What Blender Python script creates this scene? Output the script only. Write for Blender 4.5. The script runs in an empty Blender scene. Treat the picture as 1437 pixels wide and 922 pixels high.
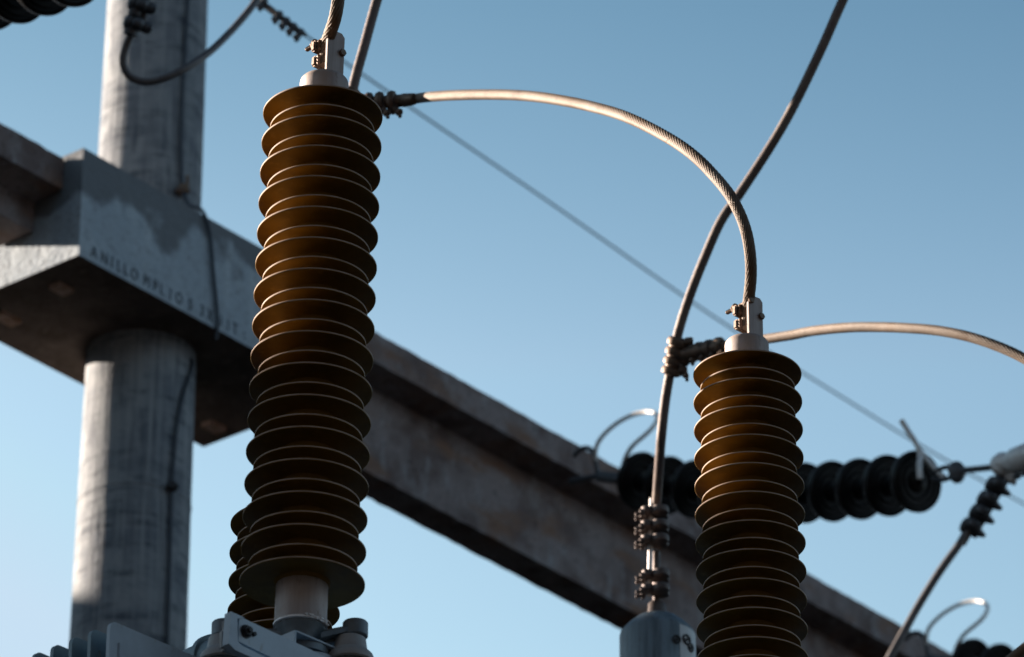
import bpy, bmesh, math, random
from mathutils import Vector, Matrix, Quaternion
random.seed(7)
S = bpy.context.scene
COL = S.collection
R = math.radians

# ---------------------------------------------------------------- camera
F = 7000.0                      # focal length in photo pixels
PIT = R(28.0)
cp, sp = math.cos(PIT), math.sin(PIT)
EYE = 1.6
cam_d = bpy.data.cameras.new('camera')
cam = bpy.data.objects.new('camera', cam_d); COL.objects.link(cam)
cam.location = (0, 0, EYE)
cam.rotation_euler = (R(90) + PIT, 0, 0)
cam_d.sensor_width = 36.0
cam_d.lens = 36.0 * F / 1437.0
cam_d.clip_end = 5000
cam_d.dof.use_dof = True
cam_d.dof.focus_distance = 12.2
cam_d.dof.aperture_fstop = 5.6
S.camera = cam

# ---------------------------------------------------------------- sky and sun
SUN_AZ = R(-65)                 # from +Y, negative is to the left
SUN_EL = R(18.3)
SUN = Vector((math.sin(SUN_AZ) * math.cos(SUN_EL), math.cos(SUN_AZ) * math.cos(SUN_EL), math.sin(SUN_EL)))
SKYC = ((1.339, 2.35, 1.68), (2.053, 2.1, 2.66), (3.187, 1.8, 3.60))   # raw value at the picture's centre, contrast, value wanted there
w = bpy.data.worlds.new('World'); S.world = w; w.use_nodes = True
nt = w.node_tree; nt.nodes.clear()
sky = nt.nodes.new('ShaderNodeTexSky'); sky.sky_type = 'NISHITA'; sky.sun_disc = False
sky.sun_elevation = SUN_EL; sky.sun_rotation = SUN_AZ
sky.air_density = 1.0; sky.dust_density = 0.7; sky.ozone_density = 1.0; sky.altitude = 0
bg = nt.nodes.new('ShaderNodeBackground'); bg.inputs['Strength'].default_value = 0.05
wo = nt.nodes.new('ShaderNodeOutputWorld')
# deepen the sky's own contrast (clear dry evening air), channel by channel, and limit the glow round the sun
sep = nt.nodes.new('ShaderNodeSeparateColor'); com = nt.nodes.new('ShaderNodeCombineColor')
nt.links.new(sky.outputs[0], sep.inputs[0])
for i, (mid, g_, out_) in enumerate(SKYC):
    a_ = nt.nodes.new('ShaderNodeMath'); a_.operation = 'DIVIDE'; a_.inputs[1].default_value = mid
    b_ = nt.nodes.new('ShaderNodeMath'); b_.operation = 'POWER'; b_.inputs[1].default_value = g_
    c_ = nt.nodes.new('ShaderNodeMath'); c_.operation = 'MULTIPLY'; c_.inputs[1].default_value = out_
    d_ = nt.nodes.new('ShaderNodeMath'); d_.operation = 'MINIMUM'; d_.inputs[1].default_value = out_ * (1.70, 1.40, 1.25)[i]
    nt.links.new(sep.outputs[i], a_.inputs[0]); nt.links.new(a_.outputs[0], b_.inputs[0]); nt.links.new(b_.outputs[0], c_.inputs[0])
    nt.links.new(c_.outputs[0], d_.inputs[0]); nt.links.new(d_.outputs[0], com.inputs[i])
# the blue deepens with height above the horizon
tcw = nt.nodes.new('ShaderNodeTexCoord'); sxyz = nt.nodes.new('ShaderNodeSeparateXYZ'); nt.links.new(tcw.outputs['Generated'], sxyz.inputs[0])
mxz = nt.nodes.new('ShaderNodeMath'); mxz.operation = 'MAXIMUM'; mxz.inputs[1].default_value = .05; nt.links.new(sxyz.outputs[2], mxz.inputs[0])
rat = nt.nodes.new('ShaderNodeMath'); rat.operation = 'DIVIDE'; rat.inputs[0].default_value = .469; nt.links.new(mxz.outputs[0], rat.inputs[1])
com2 = nt.nodes.new('ShaderNodeCombineColor')
for i, p_ in enumerate((3.6, 2.2, 1.9)):
    pw = nt.nodes.new('ShaderNodeMath'); pw.operation = 'POWER'; pw.inputs[1].default_value = p_; nt.links.new(rat.outputs[0], pw.inputs[0])
    cl = nt.nodes.new('ShaderNodeClamp'); cl.inputs[1].default_value = .35; cl.inputs[2].default_value = 1.04; nt.links.new(pw.outputs[0], cl.inputs[0])
    nt.links.new(cl.outputs[0], com2.inputs[i])
mul = nt.nodes.new('ShaderNodeMix'); mul.data_type = 'RGBA'; mul.blend_type = 'MULTIPLY'; mul.inputs[0].default_value = 1
nt.links.new(com.outputs[0], mul.inputs[6]); nt.links.new(com2.outputs[0], mul.inputs[7])
nt.links.new(mul.outputs[2], bg.inputs[0]); nt.links.new(bg.outputs[0], wo.inputs[0])
sl = bpy.data.lights.new('sun', 'SUN'); sl.energy = 5.0; sl.angle = R(0.5); sl.color = (1.0, 0.83, 0.69)
so = bpy.data.objects.new('sun', sl); COL.objects.link(so)
so.rotation_euler = (-SUN).to_track_quat('-Z', 'Y').to_euler()
so.location = SUN * 60

S.view_settings.view_transform = 'Standard'
S.view_settings.look = 'None'
S.view_settings.exposure = 1.95
S.view_settings.gamma = 1.0
S.render.engine = 'CYCLES'
S.cycles.max_bounces = 10
S.cycles.diffuse_bounces = 6

# ---------------------------------------------------------------- helpers
def PX(px, py, t):
    """point that stands at axial distance t along the sight line of a photo pixel"""
    x = (px - 718.5) / F; v = (461 - py) / F
    return Vector((x * t, t * (cp - v * sp), EYE + t * (sp + v * cp)))
def PY(px, py, Y):
    x = (px - 718.5) / F; v = (461 - py) / F
    t = Y / (cp - v * sp)
    return Vector((x * t, Y, EYE + t * (sp + v * cp)))

def az(a):
    return Vector((math.sin(R(a)), math.cos(R(a)), 0))
Z = Vector((0, 0, 1))

def frame(axis, ref=None):
    a = Vector(axis).normalized()
    r = Vector(ref) if ref is not None else (Z if abs(a.z) < .9 else Vector((1, 0, 0)))
    u = r.cross(a)
    if u.length < 1e-6: u = Vector((1, 0, 0)).cross(a)
    u.normalize()
    v = a.cross(u).normalized()
    return u, v, a

def smooth(bm, ang=35):
    for f in bm.faces: f.smooth = True
    for e in bm.edges:
        if len(e.link_faces) == 2:
            if e.calc_face_angle(0) > R(ang): e.smooth = False

def make(name, bm, mat, parent=None, ang=35):
    bmesh.ops.recalc_face_normals(bm, faces=bm.faces[:])
    smooth(bm, ang)
    me = bpy.data.meshes.new(name); bm.to_mesh(me); bm.free()
    me.materials.append(mat)
    o = bpy.data.objects.new(name, me); COL.objects.link(o)
    if parent is not None:
        o.parent = parent
        o.matrix_parent_inverse = Matrix.Translation(parent.location).inverted() if parent.type == 'EMPTY' and parent.parent is None else Matrix.Identity(4)
        if parent.parent is not None: o.matrix_parent_inverse = Matrix.Identity(4)
    return o

def tag(o, label=None, cat=None, group=None, kind=None):
    if label: o['label'] = label
    if cat: o['category'] = cat
    if group: o['group'] = group
    if kind: o['kind'] = kind
    return o

def thing(name, loc, label, cat, group=None):
    o = bpy.data.objects.new(name, None); COL.objects.link(o)
    o.location = loc; o.empty_display_size = .1
    return tag(o, label, cat, group)

def lathe(bm, prof, org, axis=Z, n=64, cap0=True, cap1=True, ref=None):
    """prof: list of (radius, height along axis)"""
    u, v, a = frame(axis, ref); org = Vector(org)
    rings = []
    for r, h in prof:
        rings.append([bm.verts.new(org + a * h + (u * math.cos(2 * math.pi * k / n) + v * math.sin(2 * math.pi * k / n)) * r) for k in range(n)])
    for i in range(len(rings) - 1):
        A, B = rings[i], rings[i + 1]
        for k in range(n):
            bm.faces.new((A[k], A[(k + 1) % n], B[(k + 1) % n], B[k]))
    if cap0: bm.faces.new(list(reversed(rings[0])))
    if cap1: bm.faces.new(rings[-1])

def cyl(bm, a, b, r, n=20, r2=None):
    a = Vector(a); b = Vector(b); d = b - a
    L = d.length; c = min(r * .12, L * .2); r2 = r if r2 is None else r2
    lathe(bm, [(r - c, 0), (r, c), (r2, L - c), (r2 - c, L)], a, d, n)

def box(bm, c, dx, dy, dz, ux, uy=None, uz=None, bev=0.0):
    """box with full sizes along given axes"""
    c = Vector(c); ux = Vector(ux).normalized()
    if uz is None: uz = Z
    uz = Vector(uz).normalized()
    if uy is None: uy = uz.cross(ux).normalized()
    uy = Vector(uy).normalized()
    b2 = bmesh.new()
    vs = [b2.verts.new(c + ux * (sx * dx / 2) + uy * (sy * dy / 2) + uz * (sz * dz / 2)) for sx in (-1, 1) for sy in (-1, 1) for sz in (-1, 1)]
    for f in ((0, 1, 3, 2), (4, 6, 7, 5), (0, 4, 5, 1), (2, 3, 7, 6), (0, 2, 6, 4), (1, 5, 7, 3)):
        b2.faces.new([vs[i] for i in f])
    if bev > 0:
        bmesh.ops.bevel(b2, geom=b2.edges[:], offset=bev, segments=2, affect='EDGES')
    me = bpy.data.meshes.new('tmp'); b2.to_mesh(me); b2.free()
    bm.from_mesh(me); bpy.data.meshes.remove(me)

def spline(pts, step=0.02):
    """centripetal-ish Catmull-Rom through points"""
    P = [Vector(p) for p in pts]
    if len(P) == 2: P = [P[0], P[0].lerp(P[1], .5), P[1]]
    P = [P[0] * 2 - P[1]] + P + [P[-1] * 2 - P[-2]]
    out = []
    for i in range(1, len(P) - 2):
        p0, p1, p2, p3 = P[i - 1:i + 3]
        t0 = 0; t1 = t0 + (p1 - p0).length ** .5; t2 = t1 + (p2 - p1).length ** .5; t3 = t2 + (p3 - p2).length ** .5
        n = max(2, int((p2 - p1).length / step))
        for k in range(n):
            t = t1 + (t2 - t1) * k / n
            A1 = p0 * ((t1 - t) / (t1 - t0)) + p1 * ((t - t0) / (t1 - t0))
            A2 = p1 * ((t2 - t) / (t2 - t1)) + p2 * ((t - t1) / (t2 - t1))
            A3 = p2 * ((t3 - t) / (t3 - t2)) + p3 * ((t - t2) / (t3 - t2))
            B1 = A1 * ((t2 - t) / (t2 - t0)) + A2 * ((t - t0) / (t2 - t0))
            B2 = A2 * ((t3 - t) / (t3 - t1)) + A3 * ((t - t1) / (t3 - t1))
            out.append(B1 * ((t2 - t) / (t2 - t1)) + B2 * ((t - t1) / (t2 - t1)))
    out.append(P[-2])
    return out

def tube(bm, path, r, n=16, strands=0, lay=0.16, depth=0.10, relax=True):
    """swept round bar; with strands > 0 its surface is laid in helical wires"""
    path = [Vector(p) for p in path]
    if relax:
        for it in range(3):
            path = [path[0]] + [(path[i - 1] + path[i] * 2 + path[i + 1]) / 4 for i in range(1, len(path) - 1)] + [path[-1]]
    t0 = (path[1] - path[0]).normalized()
    u, v, a = frame(t0)
    rings = []; s = 0; prev = t0
    for i, p in enumerate(path):
        if i: s += (p - path[i - 1]).length
        t = (path[min(i + 1, len(path) - 1)] - path[max(i - 1, 0)]).normalized()
        q = prev.rotation_difference(t); u = (q @ u).normalized(); u = (u - t * u.dot(t)).normalized(); v = t.cross(u); prev = t
        ring = []
        for k in range(n):
            th = 2 * math.pi * k / n
            rr = r
            if strands:
                ph = (th - 2 * math.pi * s / lay) * strands / 2
                rr = r * (1 - depth * (1 - abs(math.sin(ph))) ** 1.3)
            ring.append(bm.verts.new(p + (u * math.cos(th) + v * math.sin(th)) * rr))
        rings.append(ring)
    for i in range(len(rings) - 1):
        A, B = rings[i], rings[i + 1]
        for k in range(n): bm.faces.new((A[k], A[(k + 1) % n], B[(k + 1) % n], B[k]))
    bm.faces.new(list(reversed(rings[0]))); bm.faces.new(rings[-1])

def ring(bm, c, axis, rad, r, n=32, m=10):
    pts = []
    u, v, a = frame(axis)
    rings = []
    for i in range(n):
        th = 2 * math.pi * i / n; d = u * math.cos(th) + v * math.sin(th)
        rings.append([bm.verts.new(Vector(c) + d * (rad + r * math.cos(2 * math.pi * k / m)) + a * (r * math.sin(2 * math.pi * k / m))) for k in range(m)])
    for i in range(n):
        A, B = rings[i], rings[(i + 1) % n]
        for k in range(m): bm.faces.new((A[k], A[(k + 1) % m], B[(k + 1) % m], B[k]))

def hexnut(bm, c, axis, r, h):
    lathe(bm, [(r * .9, 0), (r, h * .15), (r, h * .85), (r * .9, h)], Vector(c), axis, 6)

def prism(bm, poly, d):
    """polygon (list of 3D points) extruded by vector d"""
    A = [bm.verts.new(Vector(p)) for p in poly]; B = [bm.verts.new(Vector(p) + Vector(d)) for p in poly]
    n = len(A)
    bm.faces.new(A); bm.faces.new(list(reversed(B)))
    for i in range(n): bm.faces.new((A[i], B[i], B[(i + 1) % n], A[(i + 1) % n]))

def bevel_all(bm, off, seg=2, ang=40):
    es = [e for e in bm.edges if len(e.link_faces) == 2 and e.calc_face_angle(0) > R(ang)]
    bmesh.ops.bevel(bm, geom=es, offset=off, segments=seg, affect='EDGES')

def copy_tree(o, parent=None):
    c = o.copy(); COL.objects.link(c)
    if parent is not None: c.parent = parent
    for ch in list(o.children): copy_tree(ch, c)
    return c

# ---------------------------------------------------------------- materials
def mat(name, base, rough=.6, metal=0., spec=.5, noise=None, bump=None, extra=None):
    m = bpy.data.materials.new(name); m.use_nodes = True
    t = m.node_tree; b = t.nodes['Principled BSDF']
    b.inputs['Base Color'].default_value = (*base, 1); b.inputs['Roughness'].default_value = rough
    b.inputs['Metallic'].default_value = metal; b.inputs['Specular IOR Level'].default_value = spec
    tc = t.nodes.new('ShaderNodeTexCoord')
    col = None
    def mapping(scale):
        mp = t.nodes.new('ShaderNodeMapping'); mp.inputs['Scale'].default_value = scale
        t.links.new(tc.outputs['Object'], mp.inputs[0]); return mp
    for i, (sc, c2, lo, hi, det) in enumerate(noise or []):
        nz = t.nodes.new('ShaderNodeTexNoise'); nz.inputs['Scale'].default_value = 1; nz.inputs['Detail'].default_value = det
        nz.inputs['Roughness'].default_value = .6
        mp = mapping(sc); mp.inputs['Location'].default_value = (i * 3.1, i * 1.7, i * 5.3)
        t.links.new(mp.outputs[0], nz.inputs['Vector'])
        mr = t.nodes.new('ShaderNodeMapRange'); mr.inputs[1].default_value = lo; mr.inputs[2].default_value = hi
        t.links.new(nz.outputs['Fac'], mr.inputs[0])
        mx = t.nodes.new('ShaderNodeMix'); mx.data_type = 'RGBA'
        t.links.new(mr.outputs[0], mx.inputs[0])
        if col is None: mx.inputs[6].default_value = (*base, 1)
        else: t.links.new(col, mx.inputs[6])
        mx.inputs[7].default_value = (*c2, 1)
        col = mx.outputs[2]
    if col is not None: t.links.new(col, b.inputs['Base Color'])
    if bump:
        prev = None
        for sc, st, dist in bump:
            nz = t.nodes.new('ShaderNodeTexNoise'); nz.inputs['Scale'].default_value = 1; nz.inputs['Detail'].default_value = 6
            mp = mapping(sc); t.links.new(mp.outputs[0], nz.inputs['Vector'])
            bp = t.nodes.new('ShaderNodeBump'); bp.inputs['Strength'].default_value = st; bp.inputs['Distance'].default_value = dist
            t.links.new(nz.outputs['Fac'], bp.inputs['Height'])
            if prev: t.links.new(prev, bp.inputs['Normal'])
            prev = bp.outputs[0]
        t.links.new(prev, b.inputs['Normal'])
    return m

M = {}
M['column'] = mat('weathered_column_concrete', (.245, .265, .28), .85, 0, .3,
    noise=[((7, 7, 11), (.14, .16, .185), .42, .64, 4), ((5, 5, 26), (.075, .09, .11), .53, .66, 6), ((16, 16, 3), (.085, .10, .12), .56, .70, 5), ((26, 26, 2.2), (.14, .155, .175), .5, .74, 5), ((60, 60, 1.6), (.29, .31, .32), .52, .74, 3)],
    bump=[((60, 60, 60), .35, .01), ((40, 40, 1.5), .4, .012)])
M['collar'] = mat('pale_collar_concrete', (.34, .40, .45), .88, 0, .3,
    noise=[((3, 3, 3), (.17, .19, .215), .48, .60, 7), ((9, 9, 3), (.42, .48, .52), .5, .7, 6), ((30, 30, 30), (.26, .29, .32), .5, .75, 5)],
    bump=[((45, 45, 45), .4, .012), ((8, 8, 8), .3, .02)])
M['soffit'] = mat('brown_stained_shade_concrete', (.17, .13, .11), .9, 0, .2, noise=[((6, 6, 6), (.10, .075, .06), .4, .66, 7), ((22, 22, 22), (.22, .17, .14), .55, .75, 6)], bump=[((50, 50, 50), .4, .012)])  # brown staining, also made darker to paint the shade under the collar
M['collar_face'] = mat('stained_collar_concrete', (.34, .40, .45), .88, 0, .3,
    noise=[((9, 9, 3), (.42, .48, .52), .5, .7, 6), ((30, 30, 30), (.26, .29, .32), .5, .75, 5), ((60, 60, 60), (.16, .17, .18), .64, .72, 4)],
    bump=[((45, 45, 45), .5, .012), ((8, 8, 8), .3, .02)])
def rain_stain(m, ztop, depth, dark, amp):
    t = m.node_tree; b = t.nodes['Principled BSDF']; src = b.inputs['Base Color'].links[0].from_socket
    tc = t.nodes.new('ShaderNodeTexCoord'); sx = t.nodes.new('ShaderNodeSeparateXYZ'); t.links.new(tc.outputs['Object'], sx.inputs[0])
    nz = t.nodes.new('ShaderNodeTexNoise'); nz.inputs['Scale'].default_value = 3.6; nz.inputs['Detail'].default_value = 7; t.links.new(tc.outputs['Object'], nz.inputs['Vector'])
    ma = t.nodes.new('ShaderNodeMath'); ma.operation = 'MULTIPLY_ADD'; ma.inputs[1].default_value = amp; t.links.new(nz.outputs['Fac'], ma.inputs[0]); t.links.new(sx.outputs[2], ma.inputs[2])
    mr = t.nodes.new('ShaderNodeMapRange'); mr.interpolation_type = 'SMOOTHSTEP'; mr.inputs[1].default_value = ztop - depth + amp * .5; mr.inputs[2].default_value = ztop - depth + amp * .5 + .09; mr.inputs[4].default_value = .85
    t.links.new(ma.outputs[0], mr.inputs[0])
    mx = t.nodes.new('ShaderNodeMix'); mx.data_type = 'RGBA'; t.links.new(mr.outputs[0], mx.inputs[0]); t.links.new(src, mx.inputs[6]); mx.inputs[7].default_value = (*dark, 1)
    t.links.new(mx.outputs[2], b.inputs['Base Color'])
rain_stain(M['collar_face'], 10.017 + EYE, .20, (.125, .135, .145), .75)
M['beam'] = mat('brown_stained_concrete', (.245, .205, .20), .88, 0, .3,
    noise=[((4, 4, 4), (.13, .095, .088), .44, .60, 8), ((14, 14, 6), (.29, .28, .285), .54, .72, 7), ((60, 60, 60), (.15, .125, .12), .5, .72, 6), ((2.5, 2.5, 7), (.20, .12, .085), .52, .66, 6), ((38, 38, 38), (.045, .035, .035), .66, .70, 2)],
    bump=[((70, 70, 70), .4, .01), ((12, 12, 12), .3, .015)])
M['plate'] = mat('rusty_lifting_plate', (.50, .36, .30), .8, .0, .3, noise=[((30, 30, 30), (.30, .16, .08), .4, .7, 5)])
M['porcelain'] = mat('brown_silicone', (.215, .118, .013), .46, 0, .22,
    noise=[((6, 6, 3), (.135, .072, .009), .42, .66, 6), ((40, 40, 14), (.26, .155, .035), .56, .78, 5)])
M['rimdust'] = mat('dusty_shed_edge', (.36, .27, .22), .65, 0, .3, noise=[((18, 18, 18), (.24, .16, .11), .4, .7, 6)])
M['alu'] = mat('cast_aluminium', (.50, .48, .46), .48, .75, .5, noise=[((20, 20, 8), (.33, .31, .30), .4, .7, 6)], bump=[((140, 140, 140), .25, .002)])
M['cap'] = mat('grey_metal_cap', (.40, .355, .34), .6, .2, .4, noise=[((25, 25, 2), (.28, .235, .22), .42, .64, 6), ((9, 9, 9), (.33, .26, .215), .50, .68, 5), ((70, 70, 20), (.2, .15, .12), .62, .75, 5)], bump=[((90, 90, 90), .2, .002)])
M['strand'] = mat('stranded_conductor', (.145, .105, .072), .62, .1, .35, noise=[((14, 14, 14), (.10, .06, .036), .48, .70, 6), ((50, 50, 50), (.07, .045, .03), .58, .75, 5), ((5, 5, 5), (.21, .175, .145), .5, .7, 4)])
M['strand_dark'] = mat('weathered_dark_conductor', (.15, .12, .11), .6, .2, .4, noise=[((14, 14, 14), (.22, .18, .15), .5, .72, 6), ((50, 50, 50), (.09, .07, .065), .6, .8, 5)])
M['bronze'] = mat('tarnished_clamp', (.17, .12, .085), .55, .6, .5, noise=[((40, 40, 40), (.09, .06, .05), .4, .7, 5)], bump=[((150, 150, 150), .3, .002)])
M['galv'] = mat('galvanised_clamp', (.32, .31, .31), .5, .6, .5, noise=[((60, 60, 60), (.16, .14, .13), .5, .75, 5)], bump=[((150, 150, 150), .2, .002)])
M['canpaint'] = mat('grimy_blue_grey_can', (.17, .225, .26), .5, .1, .5, noise=[((30, 30, 2.5), (.09, .115, .13), .45, .65, 6), ((8, 8, 8), (.21, .27, .30), .5, .7, 5), ((60, 60, 60), (.10, .085, .07), .64, .72, 4)], bump=[((100, 100, 100), .2, .002)])
M['clampmid'] = mat('brown_grey_clamp', (.13, .105, .095), .55, .5, .5, noise=[((40, 40, 40), (.07, .05, .045), .4, .7, 5)], bump=[((150, 150, 150), .3, .002)])
M['steel'] = mat('bright_galvanised_rod', (.72, .69, .66), .42, .15, .5, noise=[((30, 30, 30), (.45, .43, .42), .5, .8, 4)])
M['disc'] = mat('dark_glazed_disc', (.006, .006, .006), .4, 0, .16, noise=[((20, 20, 20), (.010, .008, .008), .4, .7, 4)])
M['wire'] = mat('dark_thin_wire', (.035, .045, .06), .6, .2)
M['rope'] = mat('dark_cable', (.14, .13, .13), .55, .4, noise=[((30, 30, 30), (.09, .08, .08), .4, .7, 4)])
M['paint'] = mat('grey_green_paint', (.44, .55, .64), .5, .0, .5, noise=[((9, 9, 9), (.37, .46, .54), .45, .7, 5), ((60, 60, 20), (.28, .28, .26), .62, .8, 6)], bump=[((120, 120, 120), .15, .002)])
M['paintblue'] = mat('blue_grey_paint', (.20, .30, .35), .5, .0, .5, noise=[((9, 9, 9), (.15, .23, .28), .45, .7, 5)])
M['cast'] = mat('blue_grey_casting', (.15, .185, .21), .5, .3, .5, noise=[((30, 30, 30), (.10, .13, .15), .4, .7, 5)], bump=[((120, 120, 120), .3, .002)])
M['greypost'] = mat('grey_post_insulator', (.33, .34, .34), .5, 0, .5, noise=[((15, 15, 15), (.27, .27, .265), .4, .7, 5)])
M['seal'] = mat('white_sealant', (.9, .9, .9), .4, 0, .5, noise=[((60, 60, 60), (.5, .5, .5), .5, .7, 4)])
M['dark'] = mat('black_rubber', (.02, .02, .022), .6)
M['ink'] = mat('faded_stencil_ink', (.045, .06, .075), .85, 0, .2, noise=[((45, 45, 45), (.17, .18, .20), .46, .68, 4)])
M['sticker'] = mat('pale_sticker', (.52, .55, .56), .5)
M['brick'] = mat('rendered_wall', (.12, .105, .09), .9, 0, .3, noise=[((1, 1, 1), (.16, .14, .12), .4, .7, 6)])
M['ground'] = mat('gravel_ground', (.030, .028, .026), .95, 0, .2, noise=[((.4, .4, .4), (.038, .035, .03), .4, .7, 8), ((20, 20, 20), (.02, .019, .018), .5, .7, 5)])

# ================================================================ setting
bm = bmesh.new()
bmesh.ops.create_grid(bm, x_segments=2, y_segments=2, size=1500)
g = make('ground', bm, M['ground']); tag(g, kind='structure')

# ---------------------------------------------------------------- concrete portal
BETA = 39.2
U = az(BETA)                    # along the beam, to the right and away
N = az(BETA + 90)               # towards the camera side
CX, CY = -1.5146, 18.1466       # column axis at collar height
zb, zt = 9.528 + EYE, 10.017 + EYE
O2 = Vector((CX, CY, 0))

# column, tapered, slight lean
bot = Vector((-1.60, CY, 0)); 
cA = PY(182.6, 838, CY); cB = PY(221.5, 0, CY)
ax = (cB - cA) / (cB.z - cA.z)
def col_at(z): return cA + ax * (z - cA.z)
def col_r(z): return .232 + (.2135 - .232) * (z - cA.z) / (cB.z - cA.z)
bm = bmesh.new()
rings = []; n = 96
zs = [0] + [3 + .5 * i for i in range(9)] + [7.5 + .12 * i for i in range(58)]
for z in zs:
    c = col_at(z); r = col_r(z)
    rings.append([bm.verts.new(c + Vector((math.cos(2 * math.pi * k / n), math.sin(2 * math.pi * k / n), 0)) * (r + random.uniform(-.0006, .0006))) for k in range(n)])
for i in range(len(rings) - 1):
    for k in range(n): bm.faces.new((rings[i][k], rings[i][(k + 1) % n], rings[i + 1][(k + 1) % n], rings[i + 1][k]))
bm.faces.new(rings[-1]); bm.faces.new(list(reversed(rings[0])))
colm = thing('concrete_column', (col_at(0).x, col_at(0).y, 0), 'tall round tapered concrete column rising through the collar, its left edge sunlit', 'column')
make('shaft', bm, M['column'], colm)
bm = bmesh.new()      # casting seam ring left by the mould
zz = PY(190, 712, CY).z
lathe(bm, [(col_r(zz) - .004, -.006), (col_r(zz) + .0025, -.003), (col_r(zz) + .0025, .003), (col_r(zz) - .004, .006)], col_at(zz), Z, 96, False, False)
make('casting_seam', bm, M['column'], colm)

# collar
L2, W2 = .785, .381
coll = thing('concrete_collar', (CX, CY, zb), 'precast concrete collar block with stencilled lettering gripping the round column', 'concrete block')
bm = bmesh.new()
# outline in plan, near right end hidden behind the tall bushing
o = O2 + Z * zb
hh = zt - zb
pl = [(-L2, W2), (L2, W2), (L2, -W2), (-L2, -W2)]
prism(bm, [o + U * a + N * b for a, b in pl], Z * hh)
bevel_all(bm, .012, 2)
cb_ = make('collar_block', bm, M['collar_face'], coll)
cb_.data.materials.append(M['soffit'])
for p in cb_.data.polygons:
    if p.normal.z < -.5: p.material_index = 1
# cast recess plates below
_e0 = Vector((0, 0, EYE))
for px_, py_, sx in ((86, 404, .085), (10, 446, .11), (300, 598, .10)):
    _d0 = PX(px_, py_, 1) - _e0
    q_ = _e0 + _d0 * ((zb - .004 - EYE) / _d0.z)
    bm = bmesh.new()
    box(bm, q_, sx, .06, .030, U, N, Z, .003)
    make('lifting_plate', bm, M['plate'], coll)
# lettering
def letter(ch, pos, height, place):
    bm = bmesh.new()
    cu = bpy.data.curves.new('t', 'FONT'); cu.body = ch; cu.size = height / .70; cu.align_x = 'CENTER'; cu.extrude = .0012
    ob = bpy.data.objects.new('t', cu); COL.objects.link(ob)
    bpy.context.view_layer.update()
    me = bpy.data.meshes.new_from_object(ob.evaluated_get(bpy.context.evaluated_depsgraph_get()))
    me.transform(place(pos) @ Matrix.Diagonal((.72, 1, 1, 1))); bm.from_mesh(me)
    bpy.data.objects.remove(ob); bpy.data.curves.remove(cu); bpy.data.meshes.remove(me)
    return bm
chars = [('A', 130), ('N', 145), ('I', 156), ('L', 166), ('L', 176), ('O', 188), ('M', 206), ('P', 218), ('L', 228), ('I', 240), ('O', 252), ('S', 268), ('3', 285), ('X', 296), ('U', 309), ('I', 322), ('T', 332), (':', 345)]
face0 = O2 + N * (W2 + .0015)
def on_face(px, py):   # where the sight line of a photo pixel meets the collar's near face
    d = PX(px, py, 1) - Vector((0, 0, EYE)); e = Vector((0, 0, EYE))
    t = (face0 - e).dot(N) / d.dot(N)
    return e + d * t
def place(px):
    p = on_face(px, 400); p.z = zb + .022
    m = Matrix((( U.x, 0, N.x, p.x), (U.y, 0, N.y, p.y), (0, 1, 0, p.z), (0, 0, 0, 1)))
    return m
for ch_, px_ in chars:
    make('letter', letter(ch_, px_, .052, place), M['ink'], coll)

# beams: T section with deep web, left and right of the collar
def beam(name, a0, a1, label, zlow=9.439, nb=-.04):
    b = thing(name, O2 + U * (a0 if a0 > 0 else a1) + Z * (9.44 + EYE), label, 'concrete beam')
    nf, nw = .28, .125
    z0, z1, z2 = zlow + EYE, 9.860 + EYE, 10.002 + EYE
    # rough arris: many stations with small jitter
    prof = [(nf, z2), (nf, z1), (nw, z1 - .012), (nw, z0), (nb, z0), (nb, z1 - .012), (-.20, z1), (-.20, z2)]
    bm = bmesh.new(); rings = []; k = int(abs(a1 - a0) / .05)
    rnd = random.Random(3)
    for i in range(k + 1):
        a = a0 + (a1 - a0) * i / k
        rings.append([bm.verts.new(O2 + U * a + N * (p + rnd.uniform(-.002, .002)) + Z * (q + rnd.uniform(-.0025, .0025))) for p, q in prof])
    m = len(prof)
    for i in range(k):
        for j in range(m): bm.faces.new((rings[i][j], rings[i][(j + 1) % m], rings[i + 1][(j + 1) % m], rings[i + 1][j]))
    bm.faces.new(rings[0]); bm.faces.new(list(reversed(rings[-1])))
    make('beam_body', bm, M['beam'], b)
    return b
_e = Vector((0, 0, EYE)); _d = PX(10, 306, 1) - _e
ZLEFT = (_d * (((O2 + N * .125) - _e).dot(N) / _d.dot(N))).z
print('ZLEFT', ZLEFT)
beam('concrete_beam', L2 - .05, 9.0, 'long dark brown concrete T beam running from the collar down to the right')
beam('concrete_beam', -6.0, -L2 - .005, 'short visible length of concrete beam entering the collar at the upper left', ZLEFT, -.06)
# far column that carries the other beam end, outside the frame
fc = O2 + U * 9.0
bm = bmesh.new(); lathe(bm, [(.32, 0), (.21, 12.5)], (fc.x, fc.y, 0), Z, 64)
tag(make('concrete_column', bm, M['column']), 'round concrete column carrying the far right end of the long beam', 'column')

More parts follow.
